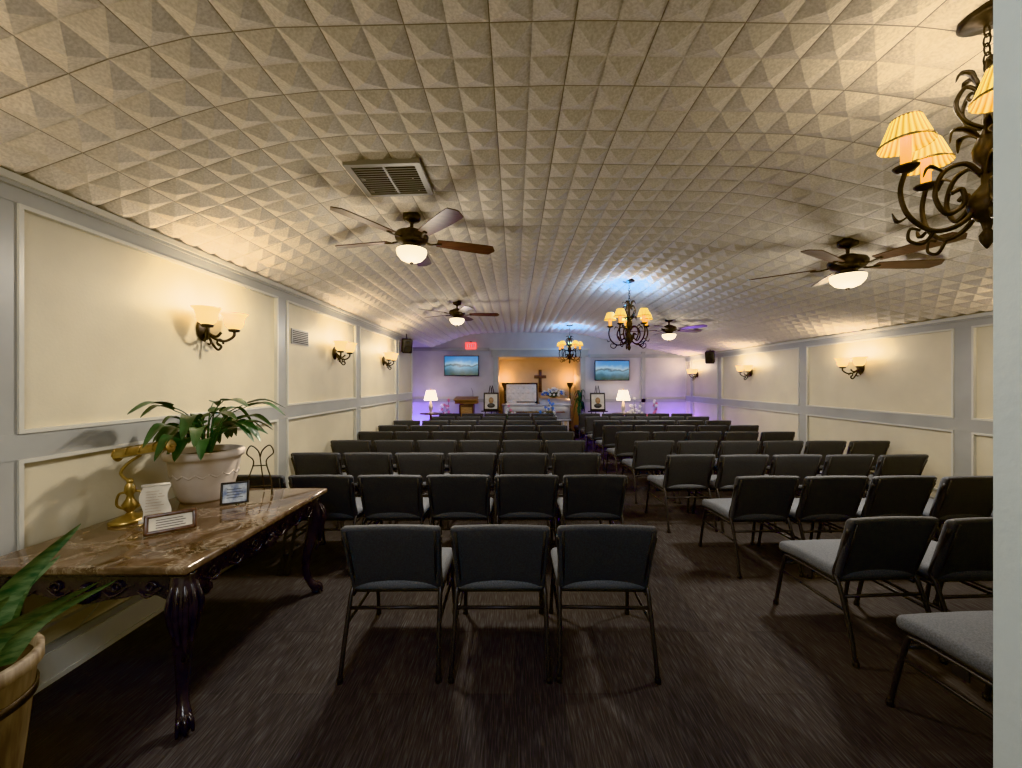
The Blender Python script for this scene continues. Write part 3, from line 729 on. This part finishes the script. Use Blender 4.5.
def dracaena(x,y,h):
    b=B();b.lathe([(.001,0),(.13,0),(.17,.28),(.18,.3),(.16,.3),(.15,.27),(.001,.26)],M_black2,20,T(x,y,0))
    for k in range(30):
        a=random.uniform(0,2*pi);c,s_=math.cos(a),math.sin(a);z0=.27+h*.5*random.random();r=random.uniform(.15,.3)
        b.leaf([(x,y,z0),(x+r*.4*c,y+r*.4*s_,z0+h*.45),(x+r*c,y+r*s_,z0+h*.4*random.random()+.1)],.03,M_leaf,.3,8)
    b.tube([(x,y,.25),(x,y,h*.8)],.015,M_wood,6);b.obj('potted_dracaena')
dracaena(px(582,11.2)-.05,11.25,1.25);flowers('standing_flower_basket',px(437,11.2)+.25,11.3,.0,.22,1.0,[M_floW,M_floP],True,30)
flowers('pink_flower_basket',px(655,11)+.05,11.2,.0,.22,.95,[M_floW,M_floP],True,24)
def uplight(x,y,p,c,z=.0):
    b=B();b.lathe([(.001,0),(.08,0),(.09,.02),(.07,.12),(.06,.12),(.055,.06),(.001,.05)],M_black2,20);o=b.obj('led_uplight',(x,y,z));light(o,(0,0,.22),p,c,.05)
uplight(-2.85,11.2,34,(.28,.18,1));uplight(3.0,11.42,9,(.36,.22,1));uplight(4.7,11.1,26,(.34,.18,1));uplight(2.55,11.42,5,(.32,.26,1));uplight(-1.3,11.42,6,(.32,.26,1))
b=B();b.rbox((0,0,-.03),(1.3,1.0,.06),.02,M_ventw,seg=2);b.rbox((0,0,-.065),(1.2,.9,.03),.012,M_fill,seg=2)  # unseen panel behind the camera, added for soft fill light
o=b.obj('fill_light_panel',(-.5,-.3,zc(-.5)-.02))
ld=D.lights.new('panel_fill_light','AREA');ld.shape='RECTANGLE';ld.size=1.15;ld.size_y=.85;ld.energy=28;ld.color=(.95,.97,1)
lo=D.objects.new('panel_fill_light',ld);sc.collection.objects.link(lo);lo.parent=o;lo.location=(0,0,-.09)
# ---------------------------------------------------------------- world, camera
w=D.worlds.new('world');sc.world=w;w.use_nodes=True
w.node_tree.nodes['Background'].inputs[0].default_value=(.05,.06,.08,1);w.node_tree.nodes['Background'].inputs[1].default_value=.2
cd=D.cameras.new('camera');cam=D.objects.new('camera',cd);sc.collection.objects.link(cam)
cam.location=(0,0,1.6);cam.rotation_euler=(pi/2,0,0);cd.sensor_width=36;cd.lens=390/1022*36
cd.shift_x=-4/1022;cd.shift_y=-2/1022;cd.clip_start=.05
sc.camera=cam
sc.view_settings.view_transform='Khronos PBR Neutral'
sc.view_settings.exposure=0.87
sc.view_settings.gamma=1.13
